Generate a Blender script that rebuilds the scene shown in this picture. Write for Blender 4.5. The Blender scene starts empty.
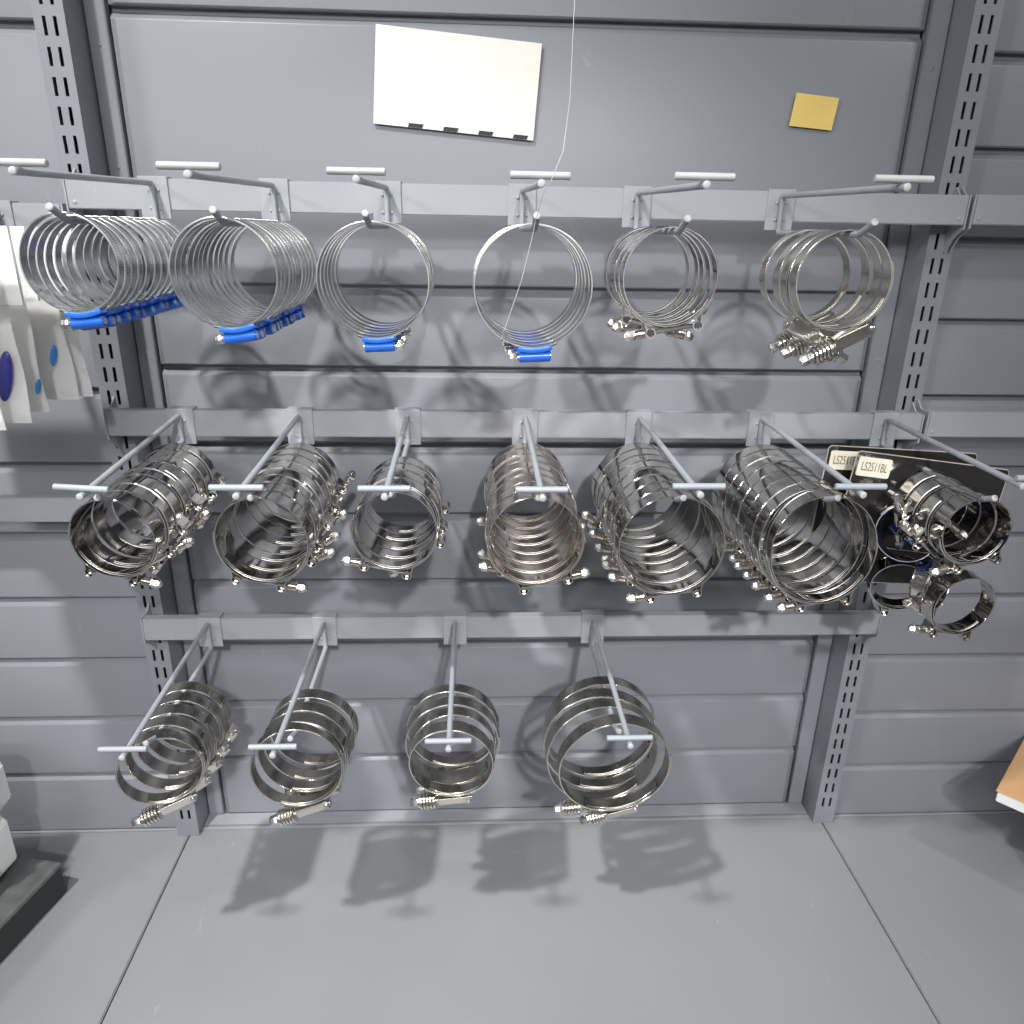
import bpy, bmesh, math, random
from mathutils import Vector, Matrix
PI = math.pi
R = math.radians
rnd = random.Random(7)
scn = bpy.context.scene
COL = scn.collection

# ------------------------------------------------------------------ materials
def new_mat(name):
    m = bpy.data.materials.new(name); m.use_nodes = True
    nt = m.node_tree
    return m, nt, nt.nodes, nt.links, nt.nodes['Principled BSDF']

def paint(name, col, rough=.42, spec=.5, var=.05, scale=6., scratches=0.):
    m, nt, N, L, b = new_mat(name)
    tc = N.new('ShaderNodeTexCoord'); nz = N.new('ShaderNodeTexNoise')
    nz.inputs['Scale'].default_value = scale; nz.inputs['Detail'].default_value = 4
    L.new(tc.outputs['Object'], nz.inputs['Vector'])
    cr = N.new('ShaderNodeValToRGB')
    cr.color_ramp.elements[0].position = .3; cr.color_ramp.elements[1].position = .7
    cr.color_ramp.elements[0].color = tuple(c*(1-var) for c in col)+(1,)
    cr.color_ramp.elements[1].color = tuple(min(1,c*(1+var)) for c in col)+(1,)
    L.new(nz.outputs['Fac'], cr.inputs['Fac'])
    out = cr.outputs['Color']
    if scratches:
        mp = N.new('ShaderNodeMapping'); mp.inputs['Scale'].default_value = (30, 5, 8); mp.inputs['Rotation'].default_value = (0, 0, .7)
        L.new(tc.outputs['Object'], mp.inputs['Vector'])
        n2 = N.new('ShaderNodeTexNoise'); n2.inputs['Scale'].default_value = 1.6; n2.inputs['Detail'].default_value = 8; n2.inputs['Distortion'].default_value = 1.5
        L.new(mp.outputs['Vector'], n2.inputs['Vector'])
        c2 = N.new('ShaderNodeValToRGB'); c2.color_ramp.elements[0].position = .70; c2.color_ramp.elements[1].position = .76
        c2.color_ramp.elements[0].color = (0,0,0,1); c2.color_ramp.elements[1].color = (scratches,)*3+(1,)
        L.new(n2.outputs['Fac'], c2.inputs['Fac'])
        mx = N.new('ShaderNodeMix'); mx.data_type = 'RGBA'
        mx.inputs['B'].default_value = (.6,.6,.6,1)
        L.new(c2.outputs['Color'], mx.inputs['Factor']); L.new(out, mx.inputs['A']); out = mx.outputs['Result']
    L.new(out, b.inputs['Base Color'])
    rr = N.new('ShaderNodeMapRange'); rr.inputs['To Min'].default_value = rough-.06; rr.inputs['To Max'].default_value = rough+.08
    L.new(nz.outputs['Fac'], rr.inputs['Value']); L.new(rr.outputs['Result'], b.inputs['Roughness'])
    b.inputs['Specular IOR Level'].default_value = spec
    nb = N.new('ShaderNodeTexNoise'); nb.inputs['Scale'].default_value = 900; nb.inputs['Detail'].default_value = 1
    L.new(tc.outputs['Object'], nb.inputs['Vector'])
    bp = N.new('ShaderNodeBump'); bp.inputs['Strength'].default_value = .04; bp.inputs['Distance'].default_value = .001
    L.new(nb.outputs['Fac'], bp.inputs['Height']); L.new(bp.outputs['Normal'], b.inputs['Normal'])
    return m

def metal(name, col, rough=.16, slots=None, bump=.08, stain=.0, wave=22.):
    """slots = (count round the ring, half width, phi0, phi1) cut marks across the band"""
    m, nt, N, L, b = new_mat(name)
    b.inputs['Metallic'].default_value = 1
    tc = N.new('ShaderNodeTexCoord')
    nz = N.new('ShaderNodeTexNoise'); nz.inputs['Scale'].default_value = 28; nz.inputs['Detail'].default_value = 5
    oi = N.new('ShaderNodeObjectInfo'); ad = N.new('ShaderNodeVectorMath'); ad.operation = 'ADD'
    L.new(tc.outputs['Object'], ad.inputs[0]); L.new(oi.outputs['Random'], ad.inputs[1])
    L.new(ad.outputs['Vector'], nz.inputs['Vector'])
    cr = N.new('ShaderNodeValToRGB'); cr.color_ramp.elements[0].position = .35; cr.color_ramp.elements[1].position = .65
    cr.color_ramp.elements[0].color = tuple(c*(1-.12-stain) for c in col)+(1,)
    cr.color_ramp.elements[1].color = tuple(min(1,c*1.06) for c in col)+(1,)
    L.new(nz.outputs['Fac'], cr.inputs['Fac'])
    colout = cr.outputs['Color']
    rr = N.new('ShaderNodeMapRange'); rr.inputs['To Min'].default_value = rough*.7; rr.inputs['To Max'].default_value = rough*1.35
    L.new(nz.outputs['Fac'], rr.inputs['Value']); rough_out = rr.outputs['Result']
    n2 = N.new('ShaderNodeTexNoise'); n2.inputs['Scale'].default_value = wave; n2.inputs['Detail'].default_value = 2
    L.new(ad.outputs['Vector'], n2.inputs['Vector'])
    hgt = n2.outputs['Fac']
    bp = N.new('ShaderNodeBump'); bp.inputs['Strength'].default_value = bump; bp.inputs['Distance'].default_value = .004
    L.new(hgt, bp.inputs['Height']); L.new(bp.outputs['Normal'], b.inputs['Normal'])
    if slots:
        cnt, hw, p0, p1 = slots
        sp = N.new('ShaderNodeSeparateXYZ'); L.new(tc.outputs['Object'], sp.inputs[0])
        def M(op, a, c=None):
            n = N.new('ShaderNodeMath'); n.operation = op
            for i, v in enumerate((a, c)):
                if v is None: continue
                if isinstance(v, (int, float)): n.inputs[i].default_value = v
                else: L.new(v, n.inputs[i])
            return n.outputs[0]
        neg = M('MULTIPLY', sp.outputs['Z'], -1.)
        ang = M('ARCTAN2', sp.outputs['X'], neg)
        fr = M('FRACT', M('MULTIPLY', ang, cnt/(2*PI)))
        s1 = M('GREATER_THAN', fr, .60)
        s2 = M('LESS_THAN', M('ABSOLUTE', sp.outputs['Y']), hw)
        s3 = M('MULTIPLY', M('GREATER_THAN', ang, p0), M('LESS_THAN', ang, p1))
        f = M('MULTIPLY', M('MULTIPLY', s1, s2), s3)
        mx = N.new('ShaderNodeMix'); mx.data_type = 'RGBA'; mx.inputs['B'].default_value = (.22,.22,.21,1)
        L.new(f, mx.inputs['Factor']); L.new(colout, mx.inputs['A']); colout = mx.outputs['Result']
    L.new(colout, b.inputs['Base Color']); L.new(rough_out, b.inputs['Roughness'])
    return m

def plastic(name, col, rough=.35, spec=.5, coat=0.):
    m, nt, N, L, b = new_mat(name)
    tc = N.new('ShaderNodeTexCoord'); nz = N.new('ShaderNodeTexNoise'); nz.inputs['Scale'].default_value = 40
    L.new(tc.outputs['Object'], nz.inputs['Vector'])
    mx = N.new('ShaderNodeMix'); mx.data_type = 'RGBA'
    mx.inputs['A'].default_value = tuple(c*.9 for c in col)+(1,); mx.inputs['B'].default_value = tuple(min(1,c*1.08) for c in col)+(1,)
    L.new(nz.outputs['Fac'], mx.inputs['Factor']); L.new(mx.outputs['Result'], b.inputs['Base Color'])
    b.inputs['Roughness'].default_value = rough; b.inputs['Specular IOR Level'].default_value = spec
    b.inputs['Coat Weight'].default_value = coat
    return m

M_PANEL = paint('grey_panel_paint', (.222,.229,.255), .36, .32, .05, 3., .12)
M_RAIL = paint('grey_rail_paint', (.30,.31,.335), .40, .5, .05, 8., .2)
M_POST = paint('grey_upright_paint', (.225,.235,.262), .40, .5, .04, 8., .1)
M_DECK = paint('grey_deck_paint', (.245,.25,.262), .42, .45, .05, 4., .35)
M_PLATE = paint('grey_plate_paint', (.31,.32,.345), .42, .5, .05, 20.)
M_HOOK = paint('grey_hook_paint', (.30,.325,.355), .42, .5, .06, 30.)
M_TIP = paint('worn_or_lit_hook_end', (.40,.40,.40), .5, .4, .05, 40.)
M_SLOT_SHADE = plastic('slot_shade', (.012,.012,.014), .6)
M_RIM = metal('bright_rim', (.80,.78,.75), .34, None, .05)
M_ZINC = metal('zinc_band', (.66,.70,.70), .20, (120, .0024, .5, 2.6), .06)
M_ZINC2 = metal('zinc_screw', (.80,.78,.72), .22)
M_STEEL = metal('polished_band', (.54,.52,.49), .08, None, .03)
M_STRAP = metal('polished_strap', (.76,.73,.69), .15, None, .1)
M_NUT = metal('bright_nut', (.74,.73,.71), .24)
M_BRASSY = metal('warm_sleeve', (.80,.72,.62), .18)
M_HEAVY = metal('spring_clamp_band', (.66,.63,.55), .22, (80, .0040, .9, 2.7), .08, .08)
M_HEAVY2 = metal('dull_steel_band', (.50,.48,.43), .27, (80, .0040, .6, 1.9), .12, .12)
INNER = {'zinc_band': metal('zinc_inside', (.58,.61,.62), .17, None, .06), 'spring_clamp_band': metal('spring_inside', (.62,.59,.51), .18, None, .08), 'dull_steel_band': metal('dull_inside', (.47,.45,.40), .24, None, .12, .1)}
M_SPRING = metal('spring_washer_steel', (.82,.79,.72), .22)
M_BLUE = plastic('blue_housing', (.018,.13,.62), .32, .5, .3)
M_BLUE_REFLECTION = metal('painted_blue_reflection', (.12,.22,.62), .14)  # blue reflection of nearby packaging put into the metal colour
M_WHITE = plastic('white_packaging', (.84,.84,.83), .5)
M_CARD = plastic('cream_card', (.80,.76,.69), .55)
M_YELLOW = plastic('yellow_card', (.80,.58,.16), .5)
M_BLACK = plastic('black_board', (.022,.020,.020), .16, .6, .3)
M_INK = plastic('black_ink', (.015,.015,.017), .5)
M_LABEL = plastic('label_paper', (.80,.74,.60), .5)
M_GREYTXT = plastic('label_ink', (.16,.14,.11), .6)
M_KRAFT = plastic('kraft_card', (.72,.42,.20), .6)
M_BLACKBOX = paint('black_box', (.10,.105,.105), .5, .5, .25, 60., .15)
M_ITEM = plastic('blue_fitting', (.02,.20,.55), .3)
M_ITEM2 = plastic('violet_fitting', (.03,.03,.22), .3)
M_EDGE = plastic('board_edge', (.42,.38,.33), .5)

def bag_mat():
    m, nt, N, L, b = new_mat('milky_bag_film')
    b.inputs['Base Color'].default_value = (.88,.87,.86,1); b.inputs['Roughness'].default_value = .35
    tr = N.new('ShaderNodeBsdfTranslucent'); tr.inputs['Color'].default_value = (.8,.8,.78,1)
    tp = N.new('ShaderNodeBsdfTransparent')
    a = N.new('ShaderNodeMixShader'); a.inputs[0].default_value = .35
    c = N.new('ShaderNodeMixShader'); c.inputs[0].default_value = .28
    L.new(b.outputs[0], a.inputs[1]); L.new(tr.outputs[0], a.inputs[2])
    L.new(a.outputs[0], c.inputs[1]); L.new(tp.outputs[0], c.inputs[2])
    L.new(c.outputs[0], N['Material Output'].inputs['Surface'])
    tc = N.new('ShaderNodeTexCoord'); nz = N.new('ShaderNodeTexNoise'); nz.inputs['Scale'].default_value = 35
    L.new(tc.outputs['Object'], nz.inputs['Vector'])
    bp = N.new('ShaderNodeBump'); bp.inputs['Strength'].default_value = .5; bp.inputs['Distance'].default_value = .01
    L.new(nz.outputs['Fac'], bp.inputs['Height']); L.new(bp.outputs['Normal'], b.inputs['Normal'])
    return m
M_BAG = bag_mat()

# ------------------------------------------------------------------ object helpers
def link(o, parent=None):
    COL.objects.link(o)
    if parent is not None: o.parent = parent
    return o
def mesh_of(name, bm, mat, smooth=35):
    bmesh.ops.recalc_face_normals(bm, faces=bm.faces[:])
    me = bpy.data.meshes.new(name); bm.to_mesh(me); bm.free()
    me.materials.append(mat)
    if smooth:
        for p in me.polygons: p.use_smooth = True
        me.set_sharp_from_angle(angle=R(smooth))
    return me
def obj(name, me, parent=None, label=None):
    o = bpy.data.objects.new(name, me); link(o, parent)
    if label: o['label'] = label
    return o
def empty(name, loc=(0,0,0), rot=None):
    o = bpy.data.objects.new(name, None); o.empty_display_size = .02
    o.location = loc
    if rot: o.rotation_euler = rot
    return link(o)
def tag(o, label, cat, group=None):
    o['label'] = label; o['category'] = cat
    if group: o['group'] = group
    return o
def structure(o):
    o['kind'] = 'structure'; return o
def copy_tree(o, parent=None):
    c = o.copy(); COL.objects.link(c); c.parent = parent
    for ch in o.children: copy_tree(ch, c)
    return c

def box(bm, x0, x1, y0, y1, z0, z1, bevel=0., mat=None):
    vs = [bm.verts.new((x, y, z)) for x in (x0, x1) for y in (y0, y1) for z in (z0, z1)]
    f = [(0,1,3,2),(4,6,7,5),(0,4,5,1),(2,3,7,6),(0,2,6,4),(1,5,7,3)]
    fs = [bm.faces.new([vs[i] for i in q]) for q in f]
    if bevel:
        es = list({e for q in fs for e in q.edges})
        bmesh.ops.bevel(bm, geom=es, offset=bevel, segments=2, affect='EDGES')
        return None
    return vs
def prism(bm, pts, axis_vec, close=True):
    """pts: list of Vector outline; extruded along axis_vec"""
    a = [bm.verts.new(p) for p in pts]; b = [bm.verts.new(Vector(p)+Vector(axis_vec)) for p in pts]
    n = len(pts)
    bm.faces.new(a); bm.faces.new(b[::-1])
    for i in range(n):
        bm.faces.new([a[i], a[(i+1)%n], b[(i+1)%n], b[i]])
def tube(bm, path, r, seg=10, cap=True):
    path = [Vector(p) for p in path]
    rings = []
    up = None
    for i, p in enumerate(path):
        t = (path[min(i+1, len(path)-1)] - path[max(i-1, 0)]).normalized()
        if up is None:
            up = t.orthogonal().normalized()
        else:
            up = (up - t*up.dot(t)).normalized()
        s = t.cross(up)
        rr = r[i] if isinstance(r, (list, tuple)) else r
        rings.append([bm.verts.new(p + (up*math.cos(2*PI*k/seg)+s*math.sin(2*PI*k/seg))*rr) for k in range(seg)])
    for a, b in zip(rings, rings[1:]):
        for k in range(seg):
            bm.faces.new([a[k], a[(k+1)%seg], b[(k+1)%seg], b[k]])
    if cap:
        bm.faces.new(rings[0][::-1]); bm.faces.new(rings[-1])
def smooth_path(pts, rad, n=5):
    """round the inner corners of a polyline"""
    pts = [Vector(p) for p in pts]; out = [pts[0]]
    for a, b, c in zip(pts, pts[1:], pts[2:]):
        u = (a-b).normalized(); v = (c-b).normalized()
        p, q = b+u*rad, b+v*rad
        for k in range(n+1):
            t = k/n
            out.append(p*(1-t)**2 + b*2*t*(1-t) + q*t*t)
    out.append(pts[-1]); return out

# ------------------------------------------------------------------ place constants (metres)
SHELF = .2457
BAY = .8938; UW = .0290
ZT, ZM, ZB = 1.0773, .8500, .5984
RH = .0288
YF = -.028; YBK = -.016

# ------------------------------------------------------------------ back panels
def panel_mesh(x0, x1, z0, z1, y, ends=.006):
    """one pressed steel tray panel: flat face, sloping upper and lower lip and ends"""
    bm = bmesh.new()
    prof = [(y+.018, z0-.0002), (y+.0015, z0-.0002), (y, z0+.0014), (y, z1-.0128), (y+.0004, z1-.0118), (y+.0013, z1-.0111), (y+.0072, z1-.0066), (y+.0095, z1-.0052), (y+.0098, z1-.0004), (y+.018, z1-.0003)]
    xs = [(x0, .018), (x0+.0003, .0028), (x0+ends, 0), (x1-ends, 0), (x1-.0003, .0028), (x1, .018)]
    g = []
    for xx, dy in xs:
        g.append([bm.verts.new((xx, max(yy, y+dy), zz)) for yy, zz in prof])
    for a, b in zip(g, g[1:]):
        for k in range(len(prof)-1):
            try: bm.faces.new([a[k], b[k], b[k+1], a[k+1]])
            except ValueError: pass
    bmesh.ops.remove_doubles(bm, verts=bm.verts[:], dist=1e-6)
    return mesh_of('panel', bm, M_PANEL, 25)
def wall(name, x0, x1, seams, y, ends=.006):
    root = structure(empty(name, ((x0+x1)/2, y, SHELF)))
    for a, b in zip(seams, seams[1:]):
        o = obj('back_panel', panel_mesh(x0, x1, a, b, y, ends)); o.parent = root
        o.matrix_parent_inverse = Matrix.Translation(-Vector(root.location))
    bm = bmesh.new(); box(bm, x0-.01, x1+.01, y+.0185, y+.022, seams[0], seams[-1])
    o = obj('backing_sheet', mesh_of('backing', bm, M_PANEL, 0)); o.parent = root
    o.matrix_parent_inverse = Matrix.Translation(-Vector(root.location))
    return root
CR = .0115      # the lit crest of a panel sits this far under its seam
wall('wall_back', .0525, BAY-.0235, [SHELF+.0018]+[.2455+.09*k+CR for k in range(1, 9)]+[1.2355, 1.3255, 1.4155, 1.5055], .040)
wall('wall_left', -.852, -.0002, [SHELF+.0005]+[z+.0075 for z in (.3352, .4249, .5130, .5985, .6840, .7706, .8570, .9440)]+[1.215, 1.302, 1.390, 1.478], .015, .003)
wall('wall_right', .9232, 1.90, [SHELF+.0005]+[z+.0045 for z in (.3310, .4196, .5093, .5995, .6850, .7725, .8593, .9462, 1.0326, 1.1217, 1.208, 1.295, 1.382, 1.469)], .015, .003)

# flat strips beside the centre panels and the flange along the foot of the wall
for nm, x0, x1 in (('trim_1', .0312, .0505), ('trim_2', BAY-.0215, BAY-.0012)):
    bm = bmesh.new(); box(bm, x0, x1, .0375, .050, SHELF+.003, 1.50, .0008)
    for zz in (.35, .62, .90, 1.09, 1.2):
        bmesh.ops.create_icosphere(bm, subdivisions=2, radius=.0022, matrix=Matrix.Translation(((x0+x1)/2, .0375, zz)) @ Matrix.Diagonal((1, .4, 1, 1)))
    structure(obj(nm, mesh_of(nm, bm, M_POST)))
for nm, x0, x1, y1 in (('baseboard_back', .0295, BAY-.0005, .0145), ('baseboard_left', -.85, -.0005, .0135), ('baseboard_right', BAY+UW+.0005, 1.9, .0135)):
    bm = bmesh.new(); box(bm, x0, x1, .0100, y1, SHELF+.0002, SHELF+.0018, .0004)
    structure(obj(nm, mesh_of(nm, bm, M_RAIL)))
bm = bmesh.new(); box(bm, .0295, BAY-.0005, .0185, .0405, SHELF+.0002, SHELF+.0014, .0004)
structure(obj('trim_3', mesh_of('foot_ledge', bm, M_RAIL)))

# ------------------------------------------------------------------ slotted uprights
def upright(x0, label):
    ztop = 1.50; w = UW
    root = empty('slotted_upright', (x0+w/2, .016, SHELF))
    bm = bmesh.new()
    s = .0017
    cols = [0, w/2-.005-s, w/2-.005+s, w/2+.005-s, w/2+.005+s, w]
    zs = [SHELF]
    n = 11
    while True:
        top = .025*n-.0098
        if top > ztop-.01: break
        if top-.016 > SHELF+.004: zs += [top-.016, top]
        n += 1
    zs.append(ztop)
    V = {}
    def v(i, j, k):
        if (i, j, k) not in V: V[(i, j, k)] = bm.verts.new((cols[i], 0 if k == 0 else .0016, zs[j]))
        return V[(i, j, k)]
    hole = lambda i, j: 0 <= j < len(zs)-1 and i in (1, 3) and j % 2 == 1
    for i in range(5):
        for j in range(len(zs)-1):
            if hole(i, j): continue
            bm.faces.new([v(i,j,0), v(i+1,j,0), v(i+1,j+1,0), v(i,j+1,0)])
            bm.faces.new([v(i,j,1), v(i,j+1,1), v(i+1,j+1,1), v(i+1,j,1)])
    for i in (1, 3):
        for j in range(1, len(zs)-1, 2):
            q = [(i,j),(i+1,j),(i+1,j+1),(i,j+1)]
            for a, b in zip(q, q[1:]+q[:1]):
                bm.faces.new([v(*a,0), v(*b,0), v(*b,1), v(*a,1)])
    me = mesh_of('slotted_face', bm, M_POST, 0)
    f = obj('slotted_face', me, root)
    bm = bmesh.new()
    for a, b in ((0, .0015), (w-.0015, w)):
        box(bm, a, b, .0002, .058, SHELF, ztop, .0004)
    me2 = mesh_of('side_walls', bm, M_POST)
    g = obj('side_walls', me2, root)
    bm = bmesh.new(); box(bm, .0016, w-.0016, .030, .0315, SHELF, ztop)  # near-black back wall paints in the shade of the hollow upright
    h = obj('slot_shade_web', mesh_of('slot_shade_web', bm, M_SLOT_SHADE, 0), root)
    for o in (f, g, h):
        o.location = (-w/2, -.016, -SHELF)
    # location is relative to the root: bring mesh world coordinates to it
    for o in (f, g, h): o.location = (x0-root.location.x, -root.location.y, -root.location.z)
    tag(root, label, 'upright', 'slotted uprights of the shop wall')
    return root
upright(0, 'grey double-slotted steel upright on the left, behind the leftmost hooks')
upright(BAY, 'grey double-slotted steel upright on the right, where two rails meet')

# ------------------------------------------------------------------ shelf decks
def deck(x0, x1, label):
    bm = bmesh.new()
    box(bm, x0, x1, -.46, .062, SHELF-.028, SHELF-.0003, .0012)
    o = obj('shelf_deck', mesh_of('shelf_deck', bm, M_DECK)); tag(o, label, 'shelf', 'base shelf decks'); return o
deck(-.90, UW/2-.0009, 'grey base deck left of the left floor seam, carrying the dark box')
deck(UW/2+.0009, BAY+UW/2-.0009, 'grey base deck between the two seams, catching the clamp shadows')
deck(BAY+UW/2+.0009, 1.95, 'grey scratched base deck right of the right floor seam')
bm = bmesh.new(); box(bm, -.9, 1.95, -.40, .06, 0, SHELF-.0285)
tag(obj('shelf_plinth', mesh_of('shelf_plinth', bm, M_POST, 0)), 'grey plinth carrying the base decks', 'plinth')
bm = bmesh.new(); box(bm, -4, 5, -5, .7, -.05, 0)
structure(obj('floor', mesh_of('floor', bm, paint('pale_floor', (.42,.41,.40), .35), 0)))

# ------------------------------------------------------------------ rails with end brackets
def bracket_outline(zt, kind):
    if kind == 'curved':
        return [(YF, zt), (YF, zt-RH-.004), (-.0215, zt-RH-.0075), (-.013, zt-RH-.013), (-.007, zt-RH-.021), (-.0035, zt-RH-.027), (.0010, zt-RH-.027), (.0012, zt+.0085), (-.001, zt+.0085), (-.010, zt+.0008), (-.012, zt)]
def rail(x0, x1, zt, label, left=True, right=True, group='cross rails'):
    root = empty('cross_rail', ((x0+x1)/2, (YF+YBK)/2, zt-RH))
    def put(me, name):
        o = obj(name, me, root); o.location = -Vector(root.location); return o
    bm = bmesh.new()
    box(bm, x0+.0019, x1-.0019, YF, YBK, zt-RH, zt, .0009)
    put(mesh_of('rail_tube', bm, M_RAIL), 'rail_tube')
    for on, xa, d in ((left, x0, 1), (right, x1, -1)):
        if not on: continue
        bm = bmesh.new()
        prism(bm, [Vector((xa, y, z)) for y, z in bracket_outline(zt, 'curved')], (d*.0018, 0, 0))
        bmesh.ops.create_icosphere(bm, subdivisions=2, radius=.0022, matrix=Matrix.Translation((xa+d*.0085, YF, zt-RH+.006)) @ Matrix.Diagonal((1,.3,1,1)))
        put(mesh_of('end_bracket', bm, M_RAIL), 'end_bracket')
    tag(root, label, 'rail', group); return root
XL, XR = .0137, .9135
rail(XL, XR, ZT, 'top grey cross rail between the uprights, holding the blue-housing clamps')
rail(XL, XR, ZM, 'middle grey cross rail between the uprights, with seven hooks')
rail(XL, XR, ZB, 'lowest grey cross rail between the uprights, with four hooks')
rail(-.84, .0098, 1.0530, 'short visible end of grey rail at upper left, above the white packets', False, True)
rail(-.84, .0098, .7505, 'grey rail at the left edge below the packets, behind the leftmost big clamp stack', False, True)
rail(.9175, 1.86, ZT+.0008, 'grey rail at the upper right edge, starting beside the right upright', True, False)
rail(.9175, 1.86, ZM+.0030, 'grey rail at the right edge at mid height, behind the hook with black boards', True, False)

# ------------------------------------------------------------------ hooks
ARM = {ZT: (-.0395, -.0395), ZM: (-.0335, -.0378), ZB: (-.0385, -.0395)}
def hook(name_label, xc, zt, ytip=-.265, ztip=-.008, group='double-wire display hooks', ylow=-.227, cross=(.0,0.), platex=0.):
    root = empty('display_hook', (xc, YF-.0016, zt-RH))
    def put(me, name, lab=None):
        o = obj(name, me, root, lab); o.location = -Vector(root.location); return o
    # channel shaped plate hooked over the rail
    bm = bmesh.new(); t = .0014; hw = .0140
    px = xc+platex
    pr = [(YF-.0002, zt+.0004), (YF-.0002, zt-RH-.008), (YF-.0002-t, zt-RH-.008), (YF-.0002-t, zt+.0004+t), (YBK+.0004+t, zt+.0004+t), (YBK+.0004+t, zt-.012), (YBK+.0004, zt-.012), (YBK+.0004, zt+.0004)]
    prism(bm, [Vector((px-hw, y, z)) for y, z in pr], (2*hw, 0, 0))
    bmesh.ops.bevel(bm, geom=bm.edges[:], offset=.0004, segments=1, affect='EDGES')
    for dz in (-.011, -.027):
        for sx in (-1, 1):
            bmesh.ops.create_icosphere(bm, subdivisions=2, radius=.0018, matrix=Matrix.Translation((xc+sx*.0042, YF-.0018, zt+dz)) @ Matrix.Diagonal((1,.6,1,1)))
    put(mesh_of('mounting_plate', bm, M_PLATE), 'mounting_plate')
    r = .0027; yw = YF-.0017-r+.0003
    zl, zl2 = ARM.get(round(zt, 4), (-.0395, -.0395))
    bm = bmesh.new()
    tube(bm, smooth_path([(xc, yw, zt-.030), (xc, yw, zt-.0045), (xc, ytip+.0015, zt+ztip)], .004), r, 12)
    put(mesh_of('upper_arm', bm, M_HOOK), 'upper_arm')
    bm = bmesh.new()
    tube(bm, smooth_path([(xc, yw, zt-.030), (xc, yw, zt+zl), (xc, ylow+.022, zt+zl2), (xc, ylow+.0012, zt+zl2+.0088)], .004), r, 12)
    put(mesh_of('lower_arm', bm, M_HOOK), 'lower_arm')
    for d, e in ((Vector((0, ytip+.034, ztip+.0045)), Vector((xc, ytip, zt+ztip))), (Vector((0, -.021, .0088)), Vector((xc, ylow, zt+zl2+.0093)))):
        d = d.normalized()
        bm = bmesh.new(); tube(bm, [e-d*.0016, e-d*.0002, e+d*.0002, e+d*.0005], [r+.0002, r+.0002, r-.0003, r-.0012], 12)
        put(mesh_of('worn_tip', bm, M_TIP), 'worn_tip', 'pale worn end of the wire')
    bm = bmesh.new()
    zc = zt+ztip+2*r+.0002; yc = ytip+.006; L = .0215; dx, rot = cross
    c = Vector((xc+dx, yc, zc)); u = Vector((math.cos(rot), 0, -math.sin(rot)))
    tube(bm, [c-u*L, c-u*(L-.0006), c+u*(L-.0006), c+u*L], [r-.0008, r, r, r-.0008], 12)
    put(mesh_of('crossbar', bm, M_TIP if zt > 1 else M_HOOK), 'crossbar')  # top-row crossbars get the paler colour to look lit
    tag(root, name_label, 'hook', group)
    return root
ROW = {'t': ZT, 'm': ZM, 'b': ZB}
HX = {'t1': .099, 't2': .214, 't3': .323, 't4': .456, 't5': .571, 't6': .717,
      'm1': .094, 'm2': .220, 'm3': .336, 'm4': .464, 'm5': .590, 'm6': .727, 'm7': .869,
      'b1': .093, 'b2': .229, 'b3': .385, 'b4': .553}
WHERE = {'t': 'top row', 'm': 'middle row', 'b': 'bottom row'}
ORD = ['first', 'second', 'third', 'fourth', 'fifth', 'sixth', 'seventh']
TIPS = {'t1': (-.266,-.0092), 't2': (-.265,-.009), 't3': (-.232,-.008), 't4': (-.262,-.010), 't5': (-.270,-.009), 't6': (-.265,-.0075),
        'm1': (-.253,-.019), 'm2': (-.263,-.015), 'm3': (-.256,-.018), 'm4': (-.264,-.016), 'm5': (-.273,-.010), 'm6': (-.267,-.012), 'm7': (-.256,-.008),
        'b1': (-.266,-.0110), 'b2': (-.275,-.004), 'b3': (-.264,-.009), 'b4': (-.266,-.007)}
HOLD = {'t1': 'a long blue-housing stack', 't2': 'a long blue-housing stack', 't3': 'large blue-housing clamps',
        't4': 'large blue-housing clamps', 't5': 'five slim bolt clamps', 't6': 'four spring-screw clamps',
        'm1': 'wide polished clamps', 'm2': 'wide polished clamps', 'm3': 'the shortest polished stack',
        'm4': 'warm-toned clamps', 'm5': 'big polished clamps', 'm6': 'the largest polished clamps', 'm7': 'black boards',
        'b1': 'slotted dull clamps', 'b2': 'dull spring clamps', 'b3': 'dull clamps seen head on', 'b4': 'very large dull clamps'}
for k, x in HX.items():
    yt, zt_ = TIPS[k]
    cr = (-.0005, 0.)
    if k == 'm1': cr = (-.0005, .06)
    if k == 'm7': cr = (.018, 0.)
    hook('grey double-wire hook, %s from left in %s, with %s' % (ORD[int(k[1])-1], WHERE[k[0]], HOLD[k]), x, ROW[k[0]], yt, zt_, cross=cr, ylow={'t3': -.192, 't2': -.220, 'b2': -.216, 'b4': -.212, 'b1': -.220, 'm3': -.218}.get(k, -.227))
# hook of the packets at the left edge
hook('grey double-wire hook at the far left edge, carrying the white packets', -.052, 1.0530, -.262, -.008, ylow=-.250)

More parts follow.
